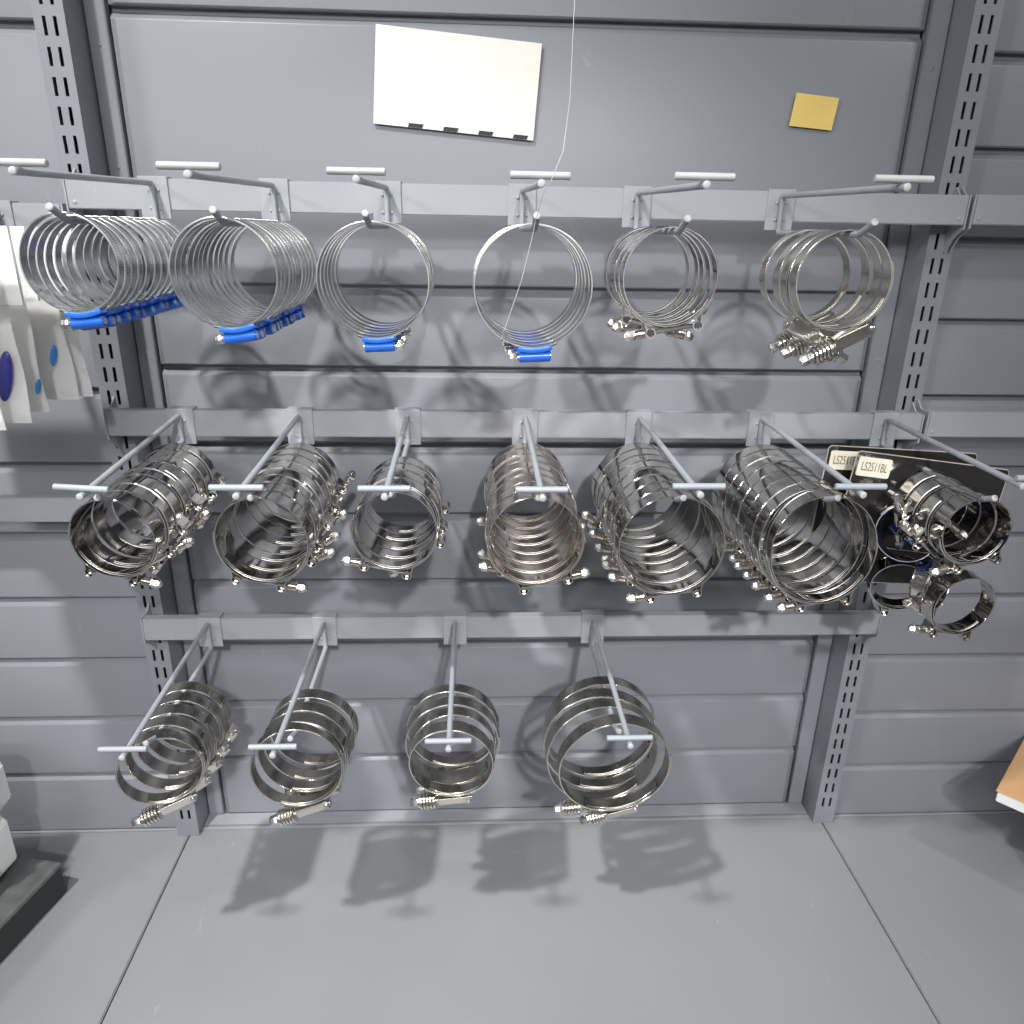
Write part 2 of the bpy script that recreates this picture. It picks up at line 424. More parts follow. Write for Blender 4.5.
# ------------------------------------------------------------------ clamps
RING = {}
def band_mesh(name, bm, mat):
    me = mesh_of(name, bm, mat, 11); me.materials.append(M_RIM); me.materials.append(INNER.get(mat.name, mat))
    for p in me.polygons:
        if abs(p.normal.y) > .75: p.material_index = 1
        elif p.normal.x*p.center.x+p.normal.z*p.center.z < 0: p.material_index = 2
    return me
def band_bm(bm, r, w, t=.0009, a0=0., a1=2*PI, seg=96, lip=.0004, y=0.):
    """cylinder band round the Y axis; angle 0 is the lowest point, positive towards +X"""
    full = abs(a1-a0-2*PI) < 1e-6
    h = w/2
    prof = [(-h, r), (-h+.0003, r-.0002), (h-.0003, r-.0002), (h, r), (h, r+t), (h-.0003, r+t+lip), (h-.0012, r+t), (-h+.0012, r+t), (-h+.0003, r+t+lip), (-h, r+t)]
    n = seg if full else max(4, int(seg*(a1-a0)/(2*PI)))
    rings = []
    for i in range(n if full else n+1):
        a = a0+(a1-a0)*i/n
        rings.append([bm.verts.new((q*math.sin(a), y+p, -q*math.cos(a))) for p, q in prof])
    m = len(rings)
    for i in range(m if full else m-1):
        A, B = rings[i], rings[(i+1) % m]
        for k in range(len(prof)):
            bm.faces.new([A[k], A[(k+1)%len(prof)], B[(k+1)%len(prof)], B[k]])
    if not full:
        bm.faces.new(rings[0][::-1]); bm.faces.new(rings[-1])
def arcbar(bm, r0, r1, a0, a1, w, seg=10, bulge=.0):
    """solid rounded bar that follows the ring between radii r0, r1"""
    h = w/2; c = (r0+r1)/2; hr = (r1-r0)/2
    k = 12; rings = []
    for i in range(seg+1):
        a = a0+(a1-a0)*i/seg
        sc = 1 if 0 < i < seg else .86
        ring = []
        for j in range(k):
            th = 2*PI*j/k
            ex = math.copysign(abs(math.cos(th))**.55, math.cos(th))*h*sc; er = math.copysign(abs(math.sin(th))**.75, math.sin(th))*hr*sc
            q = c+er
            ring.append(bm.verts.new((q*math.sin(a), ex, -q*math.cos(a))))
        rings.append(ring)
    for A, B in zip(rings, rings[1:]):
        for j in range(k): bm.faces.new([A[j], A[(j+1)%k], B[(j+1)%k], B[j]])
    bm.faces.new(rings[0][::-1]); bm.faces.new(rings[-1])
def hexbar(bm, p, d, r, ln, dome=0.):
    d = Vector(d).normalized(); p = Vector(p)
    prof = [(0, r*.93), (.0006, r), (ln-.0006, r), (ln, r*.93)]
    if dome: prof += [(ln+.0001, r*.78), (ln+dome*.6, r*.68), (ln+dome, r*.35)]
    up = Vector((0, 1, 0)); s = d.cross(up).normalized()
    rings = []
    for q, rr in prof:
        n = 6
        rings.append([bm.verts.new(p+d*q+(up*math.cos(2*PI*k/n)+s*math.sin(2*PI*k/n))*rr) for k in range(n)])
    for A, B in zip(rings, rings[1:]):
        for j in range(6): bm.faces.new([A[j], A[(j+1)%6], B[(j+1)%6], B[j]])
    bm.faces.new(rings[0][::-1]); bm.faces.new(rings[-1])

def worm_proto(r, sign):
    """narrow zinc band, blue two-lobed housing, hex screw on the side given by sign"""
    root = empty('hose_clamp'); w = .0095
    bm = bmesh.new(); band_bm(bm, r, w, .0008)
    obj('band', band_mesh('worm_band', bm, M_ZINC), root)
    a = .0132/r
    bm = bmesh.new()
    arcbar(bm, r+.0004, r+.0058, -a, a, .0125)
    c = r+.0088
    # screw barrel, straight, tangent to the ring
    tube(bm, [(-.0130, 0, -c), (-.0123, 0, -c), (.0123, 0, -c), (.0130, 0, -c)], [.0038, .0045, .0045, .0038], 16)
    obj('housing', mesh_of('worm_housing', bm, M_BLUE), root, 'bright blue painted screw housing')
    bm = bmesh.new()
    tube(bm, [(-sign*.0134, 0, -c), (sign*.0150, 0, -c)], .0032, 12)
    hexbar(bm, (sign*.0145, 0, -c), (sign, 0, 0), .0040, .0058)
    obj('hex_screw', mesh_of('worm_screw', bm, M_ZINC2), root, 'bare zinc hex screw head')
    bm = bmesh.new()
    e = a+.001
    for s in (-1, 1):
        band_bm(bm, r+.0010, w+.0008, .0012, s*e if s > 0 else -e-.10, e+.10 if s > 0 else -e, 96, .0002)
    obj('band_clip', mesh_of('worm_clip', bm, M_ZINC2), root)
    return root

def tbolt_proto(r, w, sign, mat=None, slim=False):
    """wide band, two strap ends curled into loops, T bolt with sleeve and nut on the side of sign"""
    root = empty('hose_clamp')
    bm = bmesh.new(); band_bm(bm, r, w, .0008, lip=.0003)
    obj('band', band_mesh('tbolt_band', bm, mat or M_STEEL), root)
    rl = r+.0082; cosg = min(.97, (r+.0036)/rl); g = math.acos(cosg)
    sw = w*.82
    for s in (-1, 1):
        bm = bmesh.new()
        a0, a1 = g+.02, g+(1.15 if not slim else .55)
        band_bm(bm, r+.0013, sw, .0009, a0 if s > 0 else -a1, a1 if s > 0 else -a0, 96, .0004)
        # curled loop (thin walled, open bore) joined to the strap by a teardrop flank
        c = Vector((rl*math.sin(g)*s, 0, -rl*math.cos(g)))
        base = Vector(((r+.0013)*math.sin(g+.22)*s, 0, -(r+.0013)*math.cos(g+.22)))
        rad = .0040; n = 18
        lo = Vector((math.sin(g)*s, 0, -math.cos(g)))
        tg = Vector((math.cos(g)*s, 0, math.sin(g)))
        pts = [base]
        for k in range(n+1):
            th = -.35+(2*PI-1.1)*k/n
            pts.append(c+tg*rad*math.cos(th)+lo*rad*math.sin(th))
        hs = sw/2
        th_ = .0009
        prev = None
        for i, p in enumerate(pts):
            d = (pts[min(i+1, len(pts)-1)]-pts[max(i-1, 0)]).normalized(); nn = Vector((-d.z, 0, d.x))
            cur = [bm.verts.new(p+nn*q+Vector((0, yy, 0))) for q, yy in ((-th_/2, -hs), (th_/2, -hs), (th_/2, hs), (-th_/2, hs))]
            if prev:
                for j in range(4): bm.faces.new([prev[j], prev[(j+1)%4], cur[(j+1)%4], cur[j]])
            else: bm.faces.new(cur[::-1])
            prev = cur
        bm.faces.new(prev)
        obj('strap_loop', band_mesh('tbolt_strap', bm, M_STRAP), root)
    ch = rl*math.sin(g); zc = -rl*math.cos(g)
    bm = bmesh.new()
    tube(bm, [(-sign*ch, 0, zc), (sign*(ch+.016), 0, zc)], .0021, 10)
    tube(bm, [(-sign*ch, -sw*.28, zc), (-sign*ch, sw*.28, zc)], .0029, 12)
    tube(bm, [(sign*ch, -sw*.28, zc), (sign*ch, sw*.28, zc)], .0029, 12)
    obj('t_bolt', mesh_of('tbolt_bolt', bm, M_STRAP), root)
    bm = bmesh.new()
    tube(bm, [(sign*(ch+.0046), 0, zc), (sign*(ch+.0050), 0, zc), (sign*(ch+.0126), 0, zc), (sign*(ch+.0130), 0, zc)], [.0037, .0042, .0042, .0037], 14)
    obj('sleeve', mesh_of('tbolt_sleeve', bm, M_BRASSY), root, 'warm-toned spacer sleeve')
    bm = bmesh.new()
    hexbar(bm, (sign*(ch+.0132), 0, zc), (sign, 0, 0), .0049, .0058, .0034)
    obj('lock_nut', mesh_of('tbolt_nut', bm, M_NUT), root)
    # overlap tongue bridging the gap on the inside
    bm = bmesh.new(); band_bm(bm, r-.0013, w*.55, .0006, -g-.5, g+.5, 96, 0)
    obj('bridge_tongue', band_mesh('tbolt_tongue', bm, mat or M_STEEL), root)
    return root

def spring_proto(r, w, sign, mat):
    """slotted band, long saddle housing, screw with a stack of disc springs on the side of sign"""
    root = empty('hose_clamp')
    bm = bmesh.new(); band_bm(bm, r, w, .0011, lip=.0003)
    band_bm(bm, r+.0017, w*.88, .0009, .25 if sign < 0 else -1.5, 1.5 if sign < 0 else -.25, 96, .0002)
    obj('band', band_mesh('spring_band', bm, mat), root)
    bm = bmesh.new(); band_bm(bm, r-.0014, w*.70, .0008, -.75, .75, 96, 0)
    obj('inner_liner', band_mesh('spring_liner', bm, mat), root)
    c = r+.0102
    bm = bmesh.new()
    s = sign
    xs = (-s*.012, s*.022)
    xa, xb = min(xs), max(xs)
    # saddle housing: domed channel with folded feet
    pr = []
    for k in range(9):
        th = PI*k/8
        pr.append((math.cos(th)*.0062, -c-.0006-math.sin(th)*.0052))
    pr += [(-.0070, -r-.0028), (.0070, -r-.0028)]
    prism(bm, [Vector((xa, y, z)) for y, z in pr], (xb-xa, 0, 0))
    box(bm, xa+.002, xb-.004, -.0084, .0084, -r-.0042, -r-.0026, .0004)
    obj('saddle_housing', mesh_of('spring_saddle', bm, M_SPRING), root)
    bm = bmesh.new()
    tube(bm, [(-s*.014, 0, -c), (s*.044, 0, -c)], .0030, 12)
    hexbar(bm, (s*.0440, 0, -c), (s, 0, 0), .0052, .0085)
    tube(bm, [(s*.0420, 0, -c), (s*.0440, 0, -c)], .0068, 16)
    obj('hex_screw', mesh_of('spring_screw', bm, M_NUT), root)
    bm = bmesh.new()
    for k in range(5):
        x = .0252+k*.0034
        R1 = .0092
        tube(bm, [(s*x, 0, -c), (s*(x+.0004), 0, -c), (s*(x+.0019), 0, -c), (s*(x+.0027), 0, -c)], [R1*.93, R1, R1, R1*.93], 20)
    obj('disc_springs', mesh_of('spring_discs', bm, M_SPRING), root, 'stack of round disc spring washers')
    bm = bmesh.new()
    tube(bm, [(-s*.0105, -.0085, -c+.001), (-s*.0105, .0085, -c+.001)], .0022, 10)
    obj('pivot_pin', mesh_of('spring_pin', bm, M_NUT), root)
    return root

PROTO = {}
CNT = ['front', 'second from the front', 'third from the front', 'fourth from the front', 'fifth from the front', 'sixth from the front', 'seventh from the front', 'eighth from the front', 'ninth from the front', 'tenth from the front', 'eleventh from the front', 'twelfth from the front']
def clamp(kind, r, sign, hk, y, roll, label, group, swing=0., tilt=0., yaw=0., w=.019, mat=None, loc=None, oval=None):
    key = (kind, round(r, 4), sign, w, mat.name if mat else '')
    fresh = key not in PROTO
    if fresh:
        PROTO[key] = worm_proto(r, sign) if kind == 'A' else tbolt_proto(r, w, sign, mat, w < .014) if kind == 'B' else spring_proto(r, w, sign, mat)
        o = PROTO[key]
    else:
        o = copy_tree(PROTO[key])
    if loc is None:
        a0, a1 = ARM[ROW[hk[0]]]
        zw = ROW[hk[0]]+a0+(a1-a0)*min(1, (-.033-y)/.17)+.0027
        if y < -.204: zw += (-.204-y)*.42
        loc = (HX[hk]+r*math.sin(R(swing)), y, zw-r*math.cos(R(swing))*(oval[1] if oval else 1)-(.0014 if kind != 'A' and abs(roll) > 120 else 0.))
    o.rotation_mode = 'YXZ'
    o.location = loc; o.rotation_euler = (R(tilt), -R(roll), R(yaw))
    o.scale = (oval[0], 1, oval[1]) if oval else (1, 1, 1)
    tag(o, label, 'hose clamp', group)
    return o
def stack(kind, hk, radii, ys, rolls, signs, desc, group, w=.019, mat=None, tilts=None, yaws=None, swings=None, oval=None):
    n = len(ys)
    for i in range(n):
        r = radii[i] if isinstance(radii, list) else radii
        rl = rolls[i] if isinstance(rolls, list) else rolls+rnd.uniform(-1, 1)*2
        sg = signs[i] if isinstance(signs, list) else signs
        ti = tilts[i] if tilts else rnd.uniform(-1, 1)*.8
        ya = yaws[i] if yaws else rnd.uniform(-1, 1)*.8
        sw = swings[i] if swings else rnd.uniform(-1, 1)*1.2
        where = 'rearmost' if i == n-1 else CNT[i]
        clamp(kind, r, sg, hk, ys[i], rl, '%s, %s' % (desc, where), group, sw, ti, ya, w, mat, None, oval)
def lin(a, b, n): return [a+(b-a)*i/(n-1) for i in range(n)]
def jit(v, s): return [q+rnd.uniform(-s, s) for q in v]

# top row, blue housings
stack('A', 't1', .0358, [-.209, -.197, -.184, -.171, -.156, -.141, -.126, -.108, -.093, -.078, -.060, -.045], [6, 8, 7, 10, 12, 10, 13, 16, 14, 17, 18, 17], -1,
      'zinc clamp with blue screw housing, leftmost top-row hook', 'blue-housing clamps of the leftmost top stack')
stack('A', 't2', .0405, [-.206, -.194, -.182, -.169, -.157, -.145, -.130, -.117, -.103, -.088, -.071, -.053], [8, 9, 8, 11, 9, 10, 10, 12, 13, 12, 14, 14], -1,
      'zinc clamp with blue screw housing, second top-row hook', 'blue-housing clamps of the second top stack')
stack('A', 't3', .0462, [-.166, -.149, -.131, -.112, -.092, -.071], [3, 2, 4, 2, 5, 3], 1,
      'large blue-housing clamp, screw head right, third top-row hook', 'blue-housing clamps of the third top hook', swings=[1,1,1,0,0,0], yaws=[0,1,0,-1,1,0])
stack('A', 't4', .0468, [-.204, -.187, -.169, -.150, -.131, -.111], [3, 2, 1, 0, 1, -1], -1,
      'large blue-housing clamp, screw head left, fourth top-row hook', 'blue-housing clamps of the fourth top hook', swings=[0,0,-1,-1,-1,-1])
# top row, slim bolt clamps and spring clamps
stack('B', 't5', .0385, [-.192, -.172, -.152, -.132, -.100], [10, -14, 6, 14, 10], [-1, 1, -1, 1, -1],
      'slim polished bolt clamp, fifth top-row hook', 'slim bolt clamps of the fifth top hook', w=.0115, swings=[-3,-3,-3,-1,-1])
stack('C', 't6', .0393, [-.190, -.172, -.150, -.112], [27, -28, 26, 27], [-1, 1, -1, -1],
      'slotted disc-spring clamp, sixth top-row hook', 'spring-screw clamps of the sixth top hook', w=.0135, mat=M_HEAVY, swings=[-3,-2,-2,0])
# middle row, wide bolt clamps
stack('B', 'm1', .0365, [-.2035, -.183, -.162, -.1405, -.120, -.0995, -.079, -.0575], [-13, 30, 50, 40, 60, 48, 55, 60], [1, 1, -1, 1, -1, -1, 1, -1],
      'wide polished bolt clamp, leftmost middle-row hook', 'bolt clamps of the first middle stack', w=.0198, yaws=[-3,1,-2,2,-2,1,0,2], tilts=[1,-1,1,-2,1,0,1,0])
stack('B', 'm2', .0405, [-.2005, -.180, -.159, -.1385, -.118, -.097, -.0765, -.056], [-10, 24, 32, 50, 38, 52, 46, 58], [1, 1, 1, -1, 1, -1, -1, 1],
      'wide polished bolt clamp, second middle-row hook', 'bolt clamps of the second middle stack', w=.0198, yaws=[-2,0,1,-1,1,0,-1,0])
stack('B', 'm3', .0375, [-.187, -.166, -.145, -.124, -.103], [-14, 35, 42, 30, 48], -1,
      'wide polished bolt clamp in the short stack, third middle-row hook', 'bolt clamps of the third middle stack', w=.0198, yaws=[3,-1,1,0,-1])
stack('B', 'm4', .0425, [-.199, -.178, -.157, -.136, -.115, -.094, -.073, -.052], [14, -10, -14, 20, 26, 18, -14, 22], [1, -1, -1, 1, 1, 1, -1, 1],
      'wide warm-toned bolt clamp, fourth middle-row hook', 'bolt clamps of the centre middle stack', w=.0198, mat=metal('warm_band', (.66,.58,.51), .13, None, .08))
stack('B', 'm5', .0485, [-.197, -.176, -.155, -.134, -.113, -.092, -.071, -.050], [8, -10, -13, -8, -12, -20, -32, -12], -1,
      'wide polished bolt clamp, fifth middle-row hook', 'bolt clamps of the fifth middle stack', w=.0198)
stack('B', 'm6', .0512, [-.197, -.1765, -.156, -.1355, -.115, -.0945, -.074, -.0535], [10, 9, 4, 2, 0, 1, -3, -2], -1,
      'very wide polished bolt clamp, sixth middle-row hook', 'bolt clamps of the sixth middle stack', w=.0198, swings=[7,3,2,2,1,1,0,0], oval=(.96, 1.05))
stack('B', 'm7', .0315, [-.207, -.186, -.1645, -.143], [16, -40, -62, -75], [-1, -1, -1, 1],
      'small bolt clamp before the black boards, seventh middle-row hook', 'small bolt clamps of the seventh middle hook', w=.0198, swings=[-2,-4,-6,-4])
# bottom row, dull spring clamps
stack('C', 'b1', .0388, [-.198, -.177, -.156, -.135, -.114], [18, 32, 40, 46, 52], -1,
      'dull slotted disc-spring clamp, leftmost bottom-row hook', 'dull spring clamps of the first bottom hook', w=.0165, mat=M_HEAVY2, yaws=[16,8,6,4,3])
stack('C', 'b2', .0450, [-.190, -.172, -.154, -.130], [18, 24, 20, 26], -1,
      'dull disc-spring clamp, second bottom-row hook', 'dull spring clamps of the second bottom hook', w=.0160, mat=M_HEAVY2, swings=[-3,0,2,3], yaws=[3,-2,-3,-1], tilts=[-3,2,1,2])
stack('C', 'b3', [.0425, .0440, .0495, .0495], [-.189, -.168, -.147, -.124], [8, 14, 10, 16], -1,
      'dull disc-spring clamp seen head on, third bottom-row hook', 'dull spring clamps of the third bottom hook', w=.0160, mat=M_HEAVY2, tilts=[3,-2,1,0], yaws=[-2,3,2,-2])
stack('C', 'b4', [.0590, .0605, .0625, .0625], [-.180, -.158, -.136, -.113], [16, 2, 24, 28], -1,
      'very large dull disc-spring clamp, fourth bottom-row hook', 'very large spring clamps of the fourth bottom hook', w=.0165, mat=M_HEAVY2, swings=[4,-5,-3,0], tilts=[4,-2,1,0], yaws=[3,4,-3,2])
# clamps dangling under the seventh hook
g7 = 'loose clamps dangling below the black boards'
clamp('B', .0300, -1, 'm7', 0, -8, 'small polished bolt clamp dangling lowest at the right, below the black boards', g7, loc=(.8790, -.200, .7045), yaw=3, tilt=2, w=.019)
clamp('B', .0260, -1, 'm7', 0, -30, 'small bolt clamp turned edge-on behind the lowest dangling clamp', g7, loc=(.872, -.164, .7080), yaw=34, tilt=-4, w=.017)
clamp('B', .0270, 1, 'm7', 0, 18, 'small polished bolt clamp dangling left, above the corner of the lowest rail', g7, loc=(.851, -.143, .6980), yaw=-18, tilt=8, w=.019)
clamp('B', .0280, -1, 'm7', 0, 150, 'small clamp with a painted blue reflection, tucked left below the black boards', g7, loc=(.846, -.150, .7570), yaw=-42, tilt=-14, w=.022, mat=M_BLUE_REFLECTION)

# ------------------------------------------------------------------ black boards with stickers
def text_mesh(s, size, sx, mat):
    cu = bpy.data.curves.new('txt', 'FONT'); cu.body = s; cu.size = size; cu.extrude = .00008
    cu.align_x = 'CENTER'; cu.align_y = 'CENTER'
    o = bpy.data.objects.new('txt', cu); COL.objects.link(o)
    dg = bpy.context.evaluated_depsgraph_get(); dg.update()
    me = bpy.data.meshes.new_from_object(o.evaluated_get(dg))
    bpy.data.objects.remove(o); 
    me.transform(Matrix.Rotation(PI/2, 4, 'X') @ Matrix.Diagonal((sx, 1, 1, 1)))
    me.materials.clear(); me.materials.append(mat)
    return me
def board(loc, w, h, rot, label, stick):
    root = empty('display_board', loc, rot)
    hole = (stick['hole'][0], stick['hole'][1]); hr = .0055
    bm = bmesh.new()
    # rounded-corner board built with a real hanging hole
    out = []
    cr = .004
    for cx, cz, a0 in ((w-cr, -cr, PI/2), (cr, -cr, PI), (cr, -h+cr, 1.5*PI), (w-cr, -h+cr, 2*PI)):
        seq = [a0-PI/2+PI/2*k/4 for k in range(5)] if False else None
    def corner(cx, cz, a):
        return [(cx+cr*math.cos(a+PI/2*k/4), cz+cr*math.sin(a+PI/2*k/4)) for k in range(5)]
    out = corner(w-cr, -cr, 0)+corner(cr, -cr, PI/2)+corner(cr, -h+cr, PI)+corner(w-cr, -h+cr, 1.5*PI)
    inn = []
    for x, z in out:
        a = math.atan2(z-hole[1], x-hole[0]); inn.append((hole[0]+hr*math.cos(a), hole[1]+hr*math.sin(a)))
    t = .0016
    L = {}
    for nm, pts, y in (('of', out, 0), ('ob', out, t), ('nf', inn, 0), ('nb', inn, t)):
        L[nm] = [bm.verts.new((x, y, z)) for x, z in pts]
    n = len(out)
    for i in range(n):
        j = (i+1) % n
        bm.faces.new([L['of'][i], L['of'][j], L['nf'][j], L['nf'][i]])
        bm.faces.new([L['ob'][j], L['ob'][i], L['nb'][i], L['nb'][j]])
        bm.faces.new([L['of'][j], L['of'][i], L['ob'][i], L['ob'][j]])
        bm.faces.new([L['nf'][i], L['nf'][j], L['nb'][j], L['nb'][i]])
    obj('board', mesh_of('board', bm, M_BLACK, 30), root)
    bm = bmesh.new()
    tube(bm, [(x, t/2, z) for x, z in out]+[(out[0][0], t/2, out[0][1])], .0009, 6, False)
    obj('edge_trim', mesh_of('board_edge', bm, M_EDGE), root, 'pale worn edge')
    sx, sz, sw, sh = stick['label']
    bm = bmesh.new(); q = .0022
    pts = [(cx*(sw/2-q)+q*math.cos(a0+PI/2*k/4), cz*(sh/2-q)+q*math.sin(a0+PI/2*k/4)) for cx, cz, a0 in ((1, 1, 0), (-1, 1, PI/2), (-1, -1, PI), (1, -1, 1.5*PI)) for k in range(5)]
    prism(bm, [Vector((x, -.0004, z)) for x, z in pts], (0, .0004, 0))
    st = obj('sticker', mesh_of('sticker', bm, M_LABEL, 0), root, 'cream sticker with rounded corners'); st.location = (sx, -.0001, sz)
    tx = obj('lettering', text_mesh('LS2511BL', .0130, .54, M_GREYTXT), st); tx.location = (0, -.0006, -.0002)
    tag(root, label, 'display board', 'black display boards on the seventh hook')
    return root
board((.7965, -.118, .8330), .164, .098, (R(-3), R(7.0), 0), 'front black board with cream LS2511BL sticker, hanging behind the small clamps', {'hole': (.0725, -.0125), 'label': (.0205, -.0145, .0355, .0200)})
board((.7755, -.098, .8330), .160, .150, (R(-2), R(3.0), 0), 'rear black board with half-hidden LS2511BL sticker, left behind the front board', {'hole': (.0935, -.0175), 'label': (.0205, -.0145, .0355, .0200)})

# ------------------------------------------------------------------ white packets at the left edge
def packet(y, x1, zb, ztop, tw, label, item, hdr=True):
    root = empty('packet', (x1-.04, y, zb))
    W = .178; H = ztop-zb
    bm = bmesh.new()
    nx, nz = 12, 16
    for side in (-1, 1):
        g = [[bm.verts.new(((i/nx-1)*W+.04+ (1-j/nz)*tw, side*(.0004+.0042*math.sin(PI*i/nx)**.7*math.sin(PI*min(1, j/nz*1.05))**.7) + .0018*math.sin(i*.9+j*.5+y*90), j/nz*H*.64)) for j in range(nz+1)] for i in range(nx+1)]
        for i in range(nx):
            for j in range(nz):
                bm.faces.new([g[i][j], g[i+1][j], g[i+1][j+1], g[i][j+1]])
    obj('bag', mesh_of('bag', bm, M_BAG, 60), root)
    bm = bmesh.new(); 
    vs = box(bm, -.150, .052, -.0018, .0018, H*.62, H)
    hd = obj('header_card', mesh_of('header', bm, M_WHITE, 0), root, 'plain white folded card')
    if item:
        ix, iz, ih, m = item
        bm = bmesh.new()
        bmesh.ops.create_uvsphere(bm, u_segments=20, v_segments=12, radius=1, matrix=Matrix.Translation((ix-root.location.x, -.0040, iz-zb)) @ Matrix.Rotation(.25, 4, 'Y') @ Matrix.Diagonal((ih*.27, .0028, ih, 1)))
        obj('fitting', mesh_of('fitting', bm, m), root, 'blue part showing through the bag')
    tag(root, label, 'packet', 'white packets on the left edge hook')
packet(-.232, .0385, .880, 1.0335, -.003, 'front white packet at the left edge, cut by the frame', None)
packet(-.206, .0430, .880, 1.0330, .000, 'white packet with a dark violet part, second from the front at the left edge', (.0310, .919, .021, M_ITEM2))
packet(-.172, .0370, .881, 1.0325, .001, 'white packet third from the front at the left edge, narrow strip showing', (.0360, .904, .007, M_ITEM))
packet(-.128, .0400, .883, 1.0320, .004, 'white packet with a bright blue part, fourth from the front at the left edge', (.0300, .9235, .010, M_ITEM))
packet(-.112, .0440, .882, 1.0315, .004, 'rearmost white packet at the left edge, beside the upright', (.014, .935, .008, M_ITEM2))

# ------------------------------------------------------------------ things on the base deck
def rot_box(name, cx, cy, z0, sx, sy, sz, ang, mat, bevel=.002):
    bm = bmesh.new(); box(bm, -sx/2, sx/2, -sy/2, sy/2, 0, sz, bevel)
    o = obj(name, mesh_of(name, bm, mat)); o.location = (cx, cy, z0); o.rotation_euler = (0, 0, ang); return o
# dark box, its far right corner at (-.103,-.091)
ang = R(-14)
BX, BY = .17, .24
c = Vector((-.103, -.088, 0)) + Matrix.Rotation(ang, 3, 'Z') @ Vector((-BX/2, -BY/2, 0))
rb = empty('storage_box', (c.x, c.y, SHELF), (0, 0, ang))
bm = bmesh.new(); box(bm, -BX/2+.0015, BX/2-.0015, -BY/2+.0015, BY/2-.0015, 0, .0400, .001); obj('box_body', mesh_of('box_body', bm, plastic('matt_black', (.03,.032,.032), .5)), rb)
bm = bmesh.new(); box(bm, -BX/2, BX/2, -BY/2, BY/2, .0402, .0455, .0012); obj('box_lid', mesh_of('box_lid', bm, M_BLACKBOX), rb, 'scuffed dark grey top')
tag(rb, 'low black box with scuffed top at the lower left corner', 'box')
# white cartons stacked on it
def carton(loc, rot, w, d, h, label, flap):
    root = empty('white_carton', loc, rot)
    bm = bmesh.new()
    out = [(-w/2, 0), (w/2-.012, 0), (w/2, .014), (w/2, h-.012), (w/2-.010, h), (-w/2, h)]
    prism(bm, [Vector((x, -d/2, z)) for x, z in out], (0, d, 0))
    bmesh.ops.bevel(bm, geom=bm.edges[:], offset=.002, segments=2, affect='EDGES')
    obj('carton_body', mesh_of('carton_body', bm, M_WHITE), root)
    bm = bmesh.new(); prism(bm, [Vector(p) for p in ((w/2-.022, -d/2-.0006, h), (w/2+flap, -d/2-.0006, h-.006), (w/2+flap, -d/2-.0006, h-.018), (w/2-.022, -d/2-.0006, h-.040))], (0, -.0012, 0))
    obj('closing_flap', mesh_of('flap', bm, M_WHITE), root)
    bm = bmesh.new(); tube(bm, [(w/2-.004, -d*.1, .030), (w/2+.008, -d*.1, .030)], .0085, 14)
    obj('round_spout', mesh_of('spout', bm, M_WHITE), root)
    tag(root, label, 'carton', 'white cartons at the left edge')
carton((-.212, -.125, SHELF+.0456), (0, 0, R(-8)), .110, .085, .082, 'lower white carton on the black box at the left edge', .004)
carton((-.205, -.122, SHELF+.1280), (0, 0, R(4)), .118, .080, .074, 'upper white carton at the left edge, topmost of its stack', .004)

# boxes at the right edge
rot_box('cardboard_carton', 1.300, -.100, SHELF, .22, .22, .120, R(45), M_WHITE)
o = bpy.data.objects['cardboard_carton']; tag(o, 'white carton standing on the right deck, mostly outside the frame', 'carton')
rk = empty('flat_box', (1.1835, -.100, SHELF+.1202), (0, 0, R(43)))
bm = bmesh.new(); box(bm, -.080, .080, -.080, .080, 0, .0155, .001); obj('box_base', mesh_of('box_base', bm, M_WHITE), rk, 'white sides')
bm = bmesh.new(); box(bm, -.082, .082, -.082, .082, .0156, .0178, .0006); obj('box_lid', mesh_of('box_lid2', bm, M_KRAFT), rk, 'orange-brown card lid')
tag(rk, 'flat box with orange-brown lid and white sides at the lower right edge', 'box')

# ------------------------------------------------------------------ cards on the wall, filament
def card(name, corners, y, t, mat, label, cat, marks=0):
    root = empty(name, (corners[0][0], y, corners[0][1]))
    ox, oz = corners[0]
    bm = bmesh.new(); prism(bm, [Vector((x-ox, 0, z-oz)) for x, z in corners], (0, t, 0))
    obj('card', mesh_of(name, bm, mat, 0), root)
    if marks:
        a = Vector((corners[0][0]-ox, 0, corners[0][1]-oz)); b = Vector((corners[1][0]-ox, 0, corners[1][1]-oz))
        u = (b-a).normalized(); v = Vector((-u.z, 0, u.x)); v = Vector((-u.z*-1*-1, 0, u.x))
        bm = bmesh.new(); L = (b-a).length
        for k in range(marks):
            s = L-.0275-.0362*k
            if s < 0: break
            p = a+u*(s+.006)
            q = [p+v*.0003, p+u*.0145+v*.0003, p+u*.0160+v*.0040, p+u*.0010+v*.0040]
            prism(bm, [Vector((w.x, -.0005, w.z)) for w in q], (0, .0003, 0))
        obj('printed_mark', mesh_of('marks', bm, M_INK, 0), root, 'row of black slanted dashes along the lower edge')
    tag(root, label, cat)
card('sign_card', [(.305, 1.1365), (.4700, 1.1240), (.4765, 1.212), (.3115, 1.2245)], .0360, .0012, M_CARD, 'cream card with black dashes along its lower edge, high on the back wall', 'sign', 7)
card('yellow_label', [(.740, 1.1440), (.786, 1.1405), (.7895, 1.171), (.7435, 1.175)], .0370, .0008, M_YELLOW, 'small yellow card high on the back wall at the right', 'label')
bm = bmesh.new()
tube(bm, [(.474, -.262, 1.35), (.4745, -.262, 1.22), (.4735, -.2625, 1.12), (.470, -.2640, 1.088), (.462, -.2680, 1.069), (.457, -.262, 1.060), (.4545, -.2330, 1.043), (.452, -.2320, 1.030), (.445, -.2310, 1.000), (.434, -.2310, .968), (.430, -.2310, .955)], .00022, 5)
